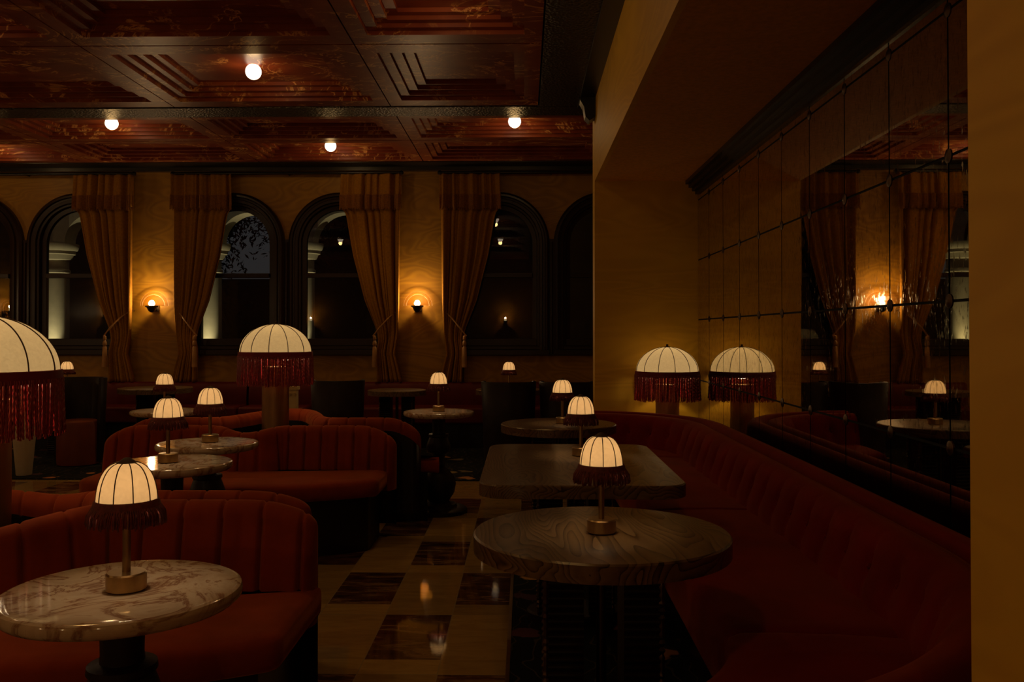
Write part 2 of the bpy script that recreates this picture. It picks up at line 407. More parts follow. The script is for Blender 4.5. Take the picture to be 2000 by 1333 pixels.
# ceiling of stepped marble coffers
cols = [-10.41, -8.15, -5.89, -3.63, -1.38]
rows_y = [(-.70, 1.25), (1.26, 3.20), (3.21, 5.14), (5.15, 7.09), (7.10, 9.04), (9.43, 10.65), (10.66, 11.97)]
panels = []
for ri, (y0, y1) in enumerate(rows_y):
    far = ri >= 5
    for ci in range(len(cols)):
        x0 = cols[ci]; x1 = cols[ci + 1] if ci + 1 < len(cols) else (1.16 if far else .147)
        panels.append((ri, ci, x0 + .006, x1 - .006, y0 + .006, y1 - .006))
mb = MB()
for ri, ci, x0, x1, y0, y1 in panels:
    ix, iy = .14, .21 if ri < 5 else .13
    st = .09 if ri < 5 else .07
    rings = [(0, 0, .03), (0, 0, 0), (ix, iy, 0)]
    for k in range(4):
        rings.append((ix + st * k, iy + st * k * .8, .034 * (k + 1)))
        if k < 3: rings.append((ix + st * (k + 1), iy + st * (k + 1) * .8, .034 * (k + 1)))
    rings = [(a, b, c) for a, b, c in rings]
    vs = []; fs = []
    for a, b, c in rings:
        vs += [(x0 + a, y0 + b, H + c), (x1 - a, y0 + b, H + c), (x1 - a, y1 - b, H + c), (x0 + a, y1 - b, H + c)]
    for r in range(len(rings) - 1):
        for k in range(4): fs.append((4 * r + k, 4 * r + (k + 1) % 4, 4 * r + 4 + (k + 1) % 4, 4 * r + 4 + k))
    n = len(rings) - 1; fs.append((4 * n, 4 * n + 1, 4 * n + 2, 4 * n + 3))
    mb.add(vs, fs)
mb.build('ceiling', M['ceiling'], smooth=False, kind='structure')
sq('ceiling_backing', XL, XR, -3.2, YW + .1, H + .24, H + .3, m='black')
sq('trim_2', XL, XR, 9.05, 9.42, H - .012, H + .03, m='grille')            # cross strip
sq('trim_3', .155, .55, -3.0, 9.04, H - .012, H + .03, m='grille')          # strip along the header
sq('trim_4', .55, XP + .01, -3.0, 9.05, H - .03, H + .1, m='black')
sq('trim_5', XL, XR, 11.98, YW, H - .01, H + .05, m='black')
sq('trim_6', XL, XR, 12.30, YW, H - .06, H - .01, m='black')
sq('trim_7', XL, .147, -3.2, -.70, H, H + .05, m='ceiling')
sq('trim_8', 1.16, XR, 9.42, 11.98, H, H + .05, m='ceiling')
mb = MB()
prof = [(.55, 0), (.74, 0), (.74, -.05), (.72, -.10), (.73, -.16), (.70, -.22), (.64, -.26), (.60, -.22), (.585, -.12), (.55, -.06)]
mb.add([(x, y, H + z) for y in (8.62, 8.80) for x, z in prof], [tuple(range(10)), tuple(range(10, 20))] + [(i, (i + 1) % 10, 10 + (i + 1) % 10, 10 + i) for i in range(10)])
mb.build('trim_9', M['black'], smooth=False, kind='structure')
sq('trim_10', -9.1, XR, YW - .02, YW, 0, .16, m='blackwood')

# carpets
tag(MB().box(-9.0, 2.4, 9.19, 11.74, 0.0005, .012).build('patterned_carpet', M['rug'], smooth=False), 'dark flower-patterned carpet under the tables along the window wall', 'carpet')
rg = thing('rug', 'dark floral rug with a pale bound edge under the wooden tables', 'rug')
MB().box(-.065, .80, 2.45, 7.5, .0005, .012).build('pile', M['rug'], rg, smooth=False)
MB().box(-.085, -.067, 2.45, 7.5, .0005, .016).build('edge_binding', M['brass'], rg, smooth=False)

# ---------------------------------------------------------------- windows
frame_prof = [(0, 0), (0, .07), (.03, .10), (.055, .10), (.065, .075), (.09, .07), (.10, .09), (.135, .085), (.145, .05), (.17, .045), (.178, .0), (.178, -.02), (.235, -.03), (.235, -.10), (0, -.10)]
def arch_path(c, r, zb, n=28):
    pts = [(c - r, zb)]
    pts += [(c - r * math.cos(PI * k / n), SPR + r * math.sin(PI * k / n)) for k in range(n + 1)]
    pts.append((c + r, zb)); return pts
for wi, c in enumerate(CX):
    root = struct_empty('window_%d' % (wi + 1)); root.location = (c, YW, 0)
    rows = []
    for off, dep in frame_prof:
        r = R_OUT - off
        rows.append([(x, -dep, z) for x, z in arch_path(0, r, SILL + .06)])
    rows.append(rows[0])
    MB().grid(rows).build('window_frame', M['frame'], root, ang=.5)
    mb = MB().box(-R_OUT, R_OUT, -.09, .10, SILL - .02, SILL + .06).box(-R_OUT + .02, R_OUT - .02, -.07, .10, SILL + .06, SILL + .11)
    mb.box(-R_IN - .1, R_IN + .1, -.01, .08, SILL + .11, SILL + .215)
    mb.build('window_sill', M['frame'], root, smooth=False, bevel=.008)
    MB().box(-R_IN, R_IN, -.005, .06, RAIL - .035, RAIL + .03).build('meeting_rail', M['frame'], root, smooth=False, bevel=.006)
    def pane(name, z0, z1, top, y):
        if top:
            pts = [(-R_IN, z0)] + [(-R_IN * math.cos(PI * k / 24), SPR + R_IN * math.sin(PI * k / 24)) for k in range(25)] + [(R_IN, z0)]
        else: pts = [(-R_IN, z0), (-R_IN, z1), (R_IN, z1), (R_IN, z0)]
        MB().add([(x, y, z) for x, z in pts], [tuple(range(len(pts)))]).build(name, M['glass'], root, smooth=False)
    pane('glass_pane', RAIL + .03, 0, True, .055); pane('glass_pane', SILL + .215, RAIL - .035, False, .035)
for k, (a, b) in enumerate([(1, 2), (3, 4), (5, 6)]):
    x0, x1 = CX[a] + R_OUT - .01, CX[b] - R_OUT + .01
    mb = MB().box(x0, x1, YW - .05, YW + .1, SILL - .02, SPR + .06)
    xm = (x0 + x1) / 2
    mb.tube([(xm, YW - .055, SILL), (xm, YW - .055, SPR + .02)], .02, 8)
    mb.build('trim_%d' % (11 + k), M['frame'], kind='structure')

# ---------------------------------------------------------------- curtains
def lerp(tab, v):
    for (a, x), (b, y) in zip(tab[:-1], tab[1:]):
        if v <= b:
            t = (v - a) / (b - a); t = t * t * (3 - 2 * t) if False else t
            return x + (y - x) * t
    return tab[-1][1]
def curtain(xc, side, label, seed):
    """side=+1: pier is on the right of the curtain"""
    rnd = random.Random(seed)
    root = thing('curtain', label, 'curtain', (xc, YW - .02, 0), 0, 'tied gold curtains beside the windows')
    # free edge (a) and pier edge (b), distance from the pier-side top edge in builder's units, by height above eye
    free = [(-2.20, .80), (-1.71, .80), (-1.66, .76), (-1.08, .66), (-.45, .50), (-.05, .34), (.10, .31), (.25, .335), (.70, .33)]
    pier = [(-2.20, .0), (-.4, .012), (.0, .03), (.30, .07), (.45, .03), (.70, -.03)]
    rows = []; nu = 72
    ph = [rnd.uniform(-.6, .6) for _ in range(6)]
    def surf(u, h, extra=0):
        u0 = u; u = u + .030 * math.sin(2 * PI * u * 1.7 + ph[4] * 4) + .014 * math.sin(2 * PI * 3.9 * u + ph[5] * 4)
        a, b = lerp(free, -h), lerp(pier, -h)
        a += 0; x = b + (a - b) * u0
        wdt = abs(a - b)
        gather = 1 - min(1, max(0, (wdt - .24) / .5))
        amp = .045 + .012 * gather
        tie = math.exp(-((-h - .02) / .25) ** 2)
        f = math.sin(u * 2 * PI * 6.0 + ph[0]) + .45 * math.sin(u * 2 * PI * 10.3 + ph[1] + h * .5) + .25 * math.sin(u * 2 * PI * 17 + ph[2])
        f2 = .5 * math.sin(u * 2 * PI * 4 + ph[3] + h * .8)
        y = -(.12 + extra + amp * (f * .55 + f2) * (1 - .35 * tie) - .02 * tie)
        return (-side * x, y, E + h)
    hs = [2.20 - 2.89 * k / 60 for k in range(61)]
    for h in hs: rows.append([surf(u / nu, h) for u in range(nu + 1)])
    o = MB().grid(rows).build('drape', M['curtain'], root, ang=3)
    sm = o.modifiers.new('solid', 'SOLIDIFY'); sm.thickness = .008
    # short valance in front of the top
    rows = []
    for k in range(13):
        h = 2.215 - .45 * k / 12
        r_ = []
        for u in range(-2, nu + 3):
            p = surf(u / nu, max(h, 1.75), .035); r_.append((p[0] * (1.0 + .02 * k / 12), p[1] - .01 * k / 12, E + h))
        rows.append(r_)
    o = MB().grid(rows).build('valance', M['curtain'], root, ang=3)
    sm = o.modifiers.new('solid', 'SOLIDIFY'); sm.thickness = .006
    mb = MB(); base = rows[-1]
    for i in range(0, len(base) - 1):
        for q in range(2):
            t = q / 2; p = [base[i][j] * (1 - t) + base[i + 1][j] * t for j in range(3)]
            ln = .17 + rnd.uniform(-.015, .02); dx = rnd.uniform(-.006, .006)
            mb.tube([(p[0], p[1] - .008, p[2] + .16), (p[0], p[1] - .014, p[2] + .02), (p[0] + dx, p[1] - .01, p[2] + .16 - ln - .03)], .0048, 4)
    mb.build('valance_fringe', M['curtain_fringe'], root)
    # rope tieback from a hook on the pier edge, down round the gather
    x0, z0 = 0.02, E + .31
    pts = []
    for k in range(17):
        t = k / 16
        pts.append((-side * (x0 + (.36 - x0) * t ** 1.0), -.06 - .15 * math.sin(t * PI * .62), z0 - .36 * t ** 1.25))
    MB().tube(pts, lambda t: .011 + .002 * math.sin(t * 120), 8).build('tieback_rope', M['rope'], root)
    MB().tube([(-side * x0, 0.0, z0 + .0), (-side * x0, -.07, z0), (-side * x0, -.075, z0 + .03)], .010, 8).build('tieback_hook', M['brass'], root)
    tx = -side * .335
    MB().lathe([(.004, .0), (.02, -.01), (.024, -.05), (.014, -.07), (.026, -.09), (.03, -.13), (.018, -.15), (.028, -.165), (.034, -.30), (.038, -.44), (.0, -.44)], 14, (tx, -.225, E - .04), caps=False).build('tassel', M['rope'], root)
    return root
curtain((260 - 1024) / PIX, 1, 'gold curtain tied back toward the left wall light, on its left side', 1)
curtain((342 - 1024) / PIX, -1, 'gold curtain tied back on the right side of the left wall light', 2)
curtain((783 - 1024) / PIX, 1, 'gold curtain tied back on the left side of the right wall light', 3)
curtain((863 - 1024) / PIX, -1, 'gold curtain tied back on the right side of the right wall light', 4)
def rod(x0, x1, label):
    root = thing('curtain_rod', label, 'curtain rod', ((x0 + x1) / 2, YW, E + 2.235), 0, 'black curtain rods above the arched windows')
    h = (x1 - x0) / 2
    MB().tube([(-h, -.15, 0), (h, -.15, 0)], .020, 12).build('pole', M['black'], root)
    for s in (-1, 1):
        mb = MB().lathe([(0, -.034), (.024, -.024), (.034, 0), (.024, .024), (0, .034)], 12, (0, 0, 0), caps=False)
        o = mb.build('finial', M['black'], root); o.location = (s * (h + .02), -.15, 0)
    for x in (-h * .55, 0, h * .55):
        MB().tube([(x, 0, .0), (x, -.15, .0)], .012, 8).build('bracket', M['black'], root)
P = lambda px: (px - 1024) / PIX
rod(P(-170), P(260), 'black curtain rod over the leftmost pair of arched windows')
rod(P(342), P(783), 'black curtain rod between the two wall lights')
rod(P(863), P(1290), 'black curtain rod running behind the alcove wall at right')

# ---------------------------------------------------------------- wall lights
def make_sconce():
    root = thing('wall_light', '', 'wall light')
    def half(r, y, name, mat, t=.006):
        n = 40; vs = []; fs = []
        for yy in (y, y - t):
            vs += [(r * math.cos(PI * k / n), yy, r * math.sin(PI * k / n)) for k in range(n + 1)]
        fs = [tuple(range(n + 1)), tuple(range(n + 1, 2 * n + 2))] + [(k, k + 1, n + 2 + k, n + 1 + k) for k in range(n)] + [(0, n, 2 * n + 1, n + 1)]
        o = MB().add(vs, fs).build(name, M[mat], root, ang=.5)
        ring = MB().tube([(r * math.cos(PI * k / n), y - t / 2, r * math.sin(PI * k / n)) for k in range(n + 1)], .0045, 6)
        ring.build('glass_rim', M['frost_rim'], o)
        return o
    half(.198, -.06, 'glass_fan', 'frost'); half(.158, -.085, 'glass_fan', 'frost')
    MB().lathe([(.0, -.025), (.03, -.02), (.045, 0), (.045, .02), (.03, .05), (.0, .06)], 16, (0, -.15, .02), caps=False).build('bulb', M['bulb'], root)
    mb = MB().lathe([(.0, -.095), (.02, -.09), (.045, -.07), (.062, -.035), (.070, -.02), (.088, -.018), (.088, .0), (.0, .0)], 24, (0, -.15, 0), caps=False)
    mb.tube([(0, -.15, -.07), (0, -.06, -.06), (0, 0, -.03)], .018, 8)
    mb.build('cup', M['bronze'], root)
    MB().box(-.05, .05, -.02, 0, -.08, .02).build('wall_plate', M['bronze'], root, bevel=.004)
    light('POINT', 'bulb_light', (0, -.13, .085), P_SCONCE, (1.0, .66, .32), root, .03)
    return root
sp = make_sconce()
put(sp, True, (P(299), YW, E + .375), 0, 'fan-shaped glass wall light on the left pier, left of the big fringed lamp', 'fan wall lights between curtains')
put(sp, False, (P(817), YW, E + .375), 0, 'fan-shaped glass wall light on the right pier, right of the big fringed lamp', 'fan wall lights between curtains')

for k, (x, y, rz, lb) in enumerate([(XL, 9.5, PI / 2, 'added fan wall light on the unseen left wall near the window end'), (XL, 5.8, PI / 2, 'added fan wall light in the middle of the unseen left wall'),  # copies on unseen walls, added to light the ceiling from below
      (XL, 2.1, PI / 2, 'added fan wall light on the unseen left wall nearest the viewpoint'), (-6.8, -3.2, PI, 'added fan wall light on the unseen wall behind the viewpoint, far left'),
      (-3.7, -3.2, PI, 'added fan wall light in the middle of the unseen wall behind the viewpoint'), (-.6, -3.2, PI, 'added fan wall light on the unseen wall behind the viewpoint, nearest the alcove')]):
    put(sp, False, (x, y, E + .375), rz, lb, 'added fan wall lights on the unseen walls')

# ---------------------------------------------------------------- ceiling globes
def make_globe():
    root = thing('ceiling_light', '', 'ceiling light')
    n = 14
    MB().lathe([(.073 * math.sin(PI * k / n), -.073 * math.cos(PI * k / n)) for k in range(n + 1)], 28, (0, 0, 0), caps=False).build('globe', M['globe'], root)
    MB().lathe([(.030, .055), (.036, .06), (.036, .062), (0, .062)], 20, (0, 0, 0), caps=False).build('ceiling_mount', M['brass'], root)
    light('POINT', 'glow', (0, 0, -.10), P_GLOBE, (1.0, .60, .22), root, .05)
    light('SPOT', 'downlight', (0, 0, -.16), P_GLOBE_SPOT, (1.0, .56, .15), root, .18, spot=2.0, blend=.9)
    return root
gp = make_globe(); first = True
gl = {(4, 3): 'round glowing ceiling globe in the nearest row, topmost at upper left', (5, 4): 'round ceiling globe at the right end of the ceiling, beside the alcove', (5, 2): 'round ceiling globe at far left in the middle row',
      (6, 3): 'round ceiling globe in the farthest row above the window pair', (6, 1): 'round ceiling globe out at the far left corner of the ceiling',
      (3, 4): 'round ceiling globe just above the top of the view', (3, 2): 'round ceiling globe above the upper left corner of the view',
      (2, 3): 'unseen round ceiling globe added for light over the front left table', (1, 4): 'unseen round ceiling globe added for light overhead near the viewpoint', (1, 2): 'unseen round ceiling globe added for light overhead at far left', (4, 1): 'round ceiling globe over the left side of the room',  # globes overhead and behind the viewpoint are unseen, added for fill light
      (0, 3): 'unseen round ceiling globe added for light behind the viewpoint'}
for ri, ci, x0, x1, y0, y1 in panels:
    if (ri, ci) in gl:
        put(gp, first, ((x0 + x1) / 2, (y0 + y1) / 2, H + .075), 0, gl[(ri, ci)], 'ceiling globes in the coffers'); first = False
        if ci == 4:
            for c_ in [c_ for c_ in bpy.data.objects if c_.type == 'LIGHT' and c_.parent and c_.data.type == 'SPOT' and c_.parent.name.startswith('ceiling_light') and c_.parent.location.x > -1.3 and 'right' not in c_.data.name]:
                c_.data = c_.data.copy(); c_.data.name = 'downlight_right'; c_.data.energy = P_GLOBE_SPOT * .55

# ---------------------------------------------------------------- big fringed floor lamps
def cord(mb, p, ln, r, tw, rnd):
    n = 5; m = max(6, int(ln / .0125)); vs = []; fs = []
    sw = rnd.uniform(-.010, .010); sw2 = rnd.uniform(-.006, .006); ph = rnd.uniform(0, 6)
    for i in range(m + 1):
        t = i / m; cx = p[0] + sw * t * t; cyy = p[1] + sw2 * t; z = p[2] - ln * t
        for k in range(n):
            a = 2 * PI * k / n; rr_ = r * (1 + .42 * math.cos(2 * (a - tw * ln * t - ph)))
            vs.append((cx + rr_ * math.cos(a), cyy + rr_ * math.sin(a), z))
    for i in range(m):
        for k in range(n): fs.append((i * n + k, i * n + (k + 1) % n, (i + 1) * n + (k + 1) % n, (i + 1) * n + k))
    mb.add(vs, fs)
def make_floor_lamp():
    rnd = random.Random(5)
    root = thing('floor_lamp', '', 'floor lamp')
    # z=0 is the dome's lower rim
    n = 20
    prof = [(.294 * math.cos(PI / 2 * k / n) ** .96 if k < n else .0, .235 * math.sin(PI / 2 * k / n)) for k in range(n)]
    prof = [(r, z) for r, z in prof if r > .03]
    MB().lathe(prof, 72, (0, 0, 0), caps=False).build('shade', M['dome'], root, ang=3)
    for k in range(12):
        a = k * PI / 6 + .09
        MB().tube([((r + .002) * math.cos(a), (r + .002) * math.sin(a), z) for r, z in prof], .0032, 6).build('rib', M['rib'], root)
    MB().lathe([(.0, .262), (.010, .260), (.012, .248), (.008, .243), (.035, .236), (.045, .230), (.035, .226), (0, .226)], 20, (0, 0, 0), caps=False).build('finial', M['rib'], root)
    MB().lathe([(.296, .006), (.304, .004), (.308, -.045), (.300, -.048), (.296, .006)], 72, (0, 0, 0), caps=False).build('trim_band', M['band'], root)
    mb = MB()
    for layer, (r0, cnt) in enumerate([(.306, 165), (.298, 130)]):
        for k in range(cnt):
            a = 2 * PI * (k + rnd.uniform(-.3, .3)) / cnt
            cord(mb, (r0 * math.cos(a), r0 * math.sin(a), -.03), .235 + rnd.uniform(-.012, .014), .0042, 150, rnd)
    fr = mb.build('fringe', M['fringe'], root, ang=3); fr['kind'] = 'stuff'
    light('POINT', 'bulb_light', (0, -.0, .02), P_DOME, (1.0, .72, .42), root, .09)
    return root
def column(parent, top, bottom, base=True):
    # turned column carrying the shade
    mb = MB().lathe([(.111, bottom + .02), (.111, top)], 40, (0, 0, 0))
    mb.build('column', M['column'], parent)
    MB().lathe([(.15, bottom), (.15, bottom + .035), (.125, bottom + .06), (.111, bottom + .06)], 40, (0, 0, 0)).build('foot', M['column'], parent)
lamps = []
fl = make_floor_lamp()
LP = [((1302 - 1024) / F * 8.43, 8.43, E - .372, 'big domed lamp with red fringe behind the alcove banquette beside the mirror'),
      (-2.085, 7.35, E - .165, 'big domed lamp with long red fringe rising between the middle sofas'),
      (-2.29, 3.68, E - .165, 'largest domed lamp with red fringe, cut off by the left edge of the view')]
for k, (x, y, z, lb) in enumerate(LP):
    o = put(fl, False, (x, y, 0), 0, lb, 'big fringed dome lamps')
    for ch in o.children: ch.location.z += z
    lamps.append(o)
    column(o, z - .12, 0.0)
for ch in list(fl.children): bpy.data.objects.remove(ch)
bpy.data.objects.remove(fl)

# ---------------------------------------------------------------- table lamps
def make_table_lamp(style):
    rnd = random.Random(11 + style)
    root = thing('table_lamp', '', 'table lamp')
    MB().lathe([(0, .0005), (.047, .0005), (.051, .004), (.051, .008), (.051, .040), (.051, .044), (.047, .048), (.043, .048), (0, .048)], 40, (0, 0, 0), caps=False).build('base', M['brass'], root)
    MB().lathe([(.0105, .047), (.0105, .25)], 16, (0, 0, 0)).build('stem', M['brass'], root)
    z0, ht, r = .232, .105, .077
    n = 16; prof = []
    for k in range(n + 1):
        t = k / n; a = t * PI / 2
        prof.append((r * (math.cos(a) ** .62) * (1 - .02 * (1 - t)) if k < n else 0, z0 + ht * math.sin(a) ** 1.12))
    prof = [(x, z) for x, z in prof if x > .012]
    MB().lathe(prof, 48, (0, 0, 0), caps=False).build('shade', M['shade'], root, ang=3)
    for k in range(10):
        a = k * PI / 5 + PI / 2
        MB().tube([((x + .001) * math.cos(a), (x + .001) * math.sin(a), z) for x, z in prof], .0016, 5).build('rib', M['rib'], root)
    MB().lathe([(0, .350), (.008, .348), (.022, .338), (.026, .334), (.0, .330)], 20, (0, 0, 0), caps=False).build('cap', M['rib'], root)
    MB().lathe([(.078, z0 + .008), (.082, z0 + .004), (.086, z0 - .014), (.080, z0 - .016), (.078, z0 + .008)], 40, (0, 0, 0), caps=False).build('trim_band', M['rib'] if style else M['fringe_dark'], root)
    mb = MB()
    for layer in range(2):
        cnt = 120
        for k in range(cnt):
            a = 2 * PI * (k + rnd.uniform(-.4, .4)) / cnt; rr_ = .084 - .003 * layer
            ln = .044 + rnd.uniform(-.006, .006); fl_ = .010 + rnd.uniform(-.002, .007 if style == 0 else .003)
            j = rnd.uniform(-.05, .05) if style == 0 else rnd.uniform(-.015, .015)
            pts = [(rr_ * math.cos(a), rr_ * math.sin(a), z0 - .010), ((rr_ + fl_ * .8) * math.cos(a + j * .5), (rr_ + fl_ * .8) * math.sin(a + j * .5), z0 - .010 - ln * .45), ((rr_ + fl_) * math.cos(a + j), (rr_ + fl_) * math.sin(a + j), z0 - .010 - ln)]
            mb.tube(pts, .0022, 4)
    f = mb.build('fringe', M['fringe_dark'], root, ang=3); f['kind'] = 'stuff'
    light('POINT', 'bulb_light', (0, 0, .262), P_TABLE, (1.0, .72, .42), root, .022)
    return root
tl = make_table_lamp(0)
ZM = E - .68; ZO = E - .70      # marble and oak table tops
TL = [((-1.052, 2.316, ZM), 'lamp with shaggy red fringe on the front left marble table, largest of the table lamps'),
      ((-1.868, 4.59, ZM), 'table lamp on the marble table directly behind the front left lamp'),
      ((-1.951, 5.44, ZM), 'table lamp on the marble table farther back, between the middle sofa and its neighbour lamp'),
      ((-.74, 7.60, ZM), 'small lit lamp on the round marble table with turned pedestal, right of the middle sofas'),
      ((-3.29, 8.00, E - .712), 'small lit lamp behind the left end of the middle sofas'),
      ((.27, 3.10, ZO), 'lamp with red fringe on the front round wooden table'),
      ((.322, 5.03, ZO), 'table lamp on the long rectangular wooden table'),
      ((.293, 6.80, ZO), 'table lamp on the round wooden table behind the rectangular one'),
      ((-.19, 10.9, ZO), 'small table lamp seen over the back of a dark chair, below the right window'),
      ((-5.74, 10.95, ZO), 'tiny table lamp beside the edge of the big left dome')]
for k, (p, lb) in enumerate(TL): put(tl, k == 0, p, (k * 1.3) if k not in (5,) else 0, lb, 'small table lamps with fringed shades')

# ---------------------------------------------------------------- tables
def make_marble():
    root = thing('marble_table', '', 'table')
    r = .307
    MB().lathe([(0, .87), (r - .04, .87), (r - .016, .87), (r - .012, .8697), (r - .004, .866), (r, .856), (r - .001, .842), (r - .012, .830), (r - .03, .825), (0, .825)], 64, (0, 0, 0), caps=False).build('tabletop', M['marble'], root)
    MB().lathe([(.058, .825), (.055, .70), (.057, .68), (.088, .672), (.090, .655), (.082, .645), (.098, .60), (.112, .56), (.10, .52), (.06, .495), (.045, .45), (.06, .41), (.05, .39), (.085, .364), (.13, .31), (.149, .245), (.135, .17), (.10, .115), (.088, .095), (.10, .085), (.152, .075), (.156, .055), (.16, .05), (.225, .045), (.246, .03), (.248, .0)], 40, (0, 0, 0)).build('pedestal', M['blackwood'], root)
    return root
mt = make_marble()
MT = [((-1.068, 2.33, 0), 'round cream marble table in the front left corner'), ((-1.85, 4.60, 0), 'round marble table just behind the front left lamp'),
      ((-1.96, 5.42, 0), 'round marble table in front of the middle sofa, the farther of the pair'), ((-.74, 7.62, 0), 'round marble table on a turned bulbous pedestal right of the middle sofas'),
      ((-3.29, 8.02, -.032), 'round marble table half hidden behind the middle sofa at left')]
for k, (p, lb) in enumerate(MT):
    o = put(mt, k == 0, p, k * .9 + .3, lb, 'round marble tables')
    if k == 4:
        o.location.z = 0
        o.scale = (1, 1, (E - .712) / .87)
def ribbed_leg(root, cx, w, d, z1, cy_=0):
    mb = MB(); n = int((z1 - .06) / .026); rows = []
    for k in range(n * 4 + 1):
        z = .06 + (z1 - .06) * k / (n * 4); o_ = .010 * abs(math.sin(PI * k / 4))
        rows.append([(cx - w, cy_ - d - o_, z), (cx + w, cy_ - d - o_, z), (cx + w, cy_ + d + o_, z), (cx - w, cy_ + d + o_, z)])
    mb.grid(rows, closed=True)
    mb.build('leg', M['blackwood'], root, smooth=True, ang=.9)
    e = cx + (w + .006) * (1 if cx > 0 else -1)
    for s in (-1, 1):
        MB().tube([(e, cy_ + s * d, .06 + (z1 - .06) * k / 60) for k in range(61)], lambda t: .010 + .004 * math.sin(t * 60 * PI / 1.0 * .9), 6).build('rope_moulding', M['bronze'], root)
def oak_table(name, label, loc, poly, zt=ZO, th=.062, base=.19, group=None):
    root = thing(name, label, 'table', loc, 0, group)
    MB().prism(poly, [(zt - th, .0), (zt - .006, 0), (zt, .006)]).build('tabletop', M['oak'], root, ang=.5)
    for s in (-1, 1): ribbed_leg(root, s * base * .68, base * .32, base * .55, zt - th)
    MB().lathe([(.018, .05), (.018, zt - th)], 16, (0, 0, 0)).build('centre_pole', M['bronze'], root)
    pts = [((base + .07) * math.cos(2 * PI * k / 40), (base * .9) * math.sin(2 * PI * k / 40)) for k in range(40)]
    MB().prism(pts, [(.0125, 0), (.05, 0), (.06, .01)]).build('base', M['blackwood'], root)
    return root
def circ(r, n=72): return [(r * math.cos(2 * PI * k / n), r * math.sin(2 * PI * k / n)) for k in range(n)]
def rrect(a, b, r, n=8):
    out = []
    for sx, sy, a0 in ((1, 1, 0), (-1, 1, PI / 2), (-1, -1, PI), (1, -1, 3 * PI / 2)):
        for k in range(n + 1):
            t = a0 + PI / 2 * k / n; out.append((sx * (a - r) + r * math.cos(t), sy * (b - r) + r * math.sin(t)))
    return out
g = 'dark round wooden tables'
oak_table('round_table', 'front round dark oak table with a fringed lamp on it', (.27, 3.115, 0), circ(.449), group=g)
oak_table('rectangular_table', 'long dark oak table with rounded corners behind the front round table', (.272, 4.79, 0), rrect(.485, .755, .13))
oak_table('round_table', 'round oak table behind the rectangular one, before the chairs', (.263, 6.80, 0), circ(.443), group=g)
oak_table('round_table', 'bare dark round table by the window wall under the right wall light', (-1.556, 10.75, 0), circ(.356), group=g)
oak_table('round_table', 'bare dark round table by the window wall below the left wall light', (-4.68, 11.1, 0), circ(.45), group=g)
oak_table('round_table', 'dark round table behind the dark chairs, below the right window', (-.19, 10.9, 0), circ(.41), group=g)
oak_table('round_table', 'dark round table behind the chair at far left', (-5.80, 11.1, 0), circ(.40), group=g)

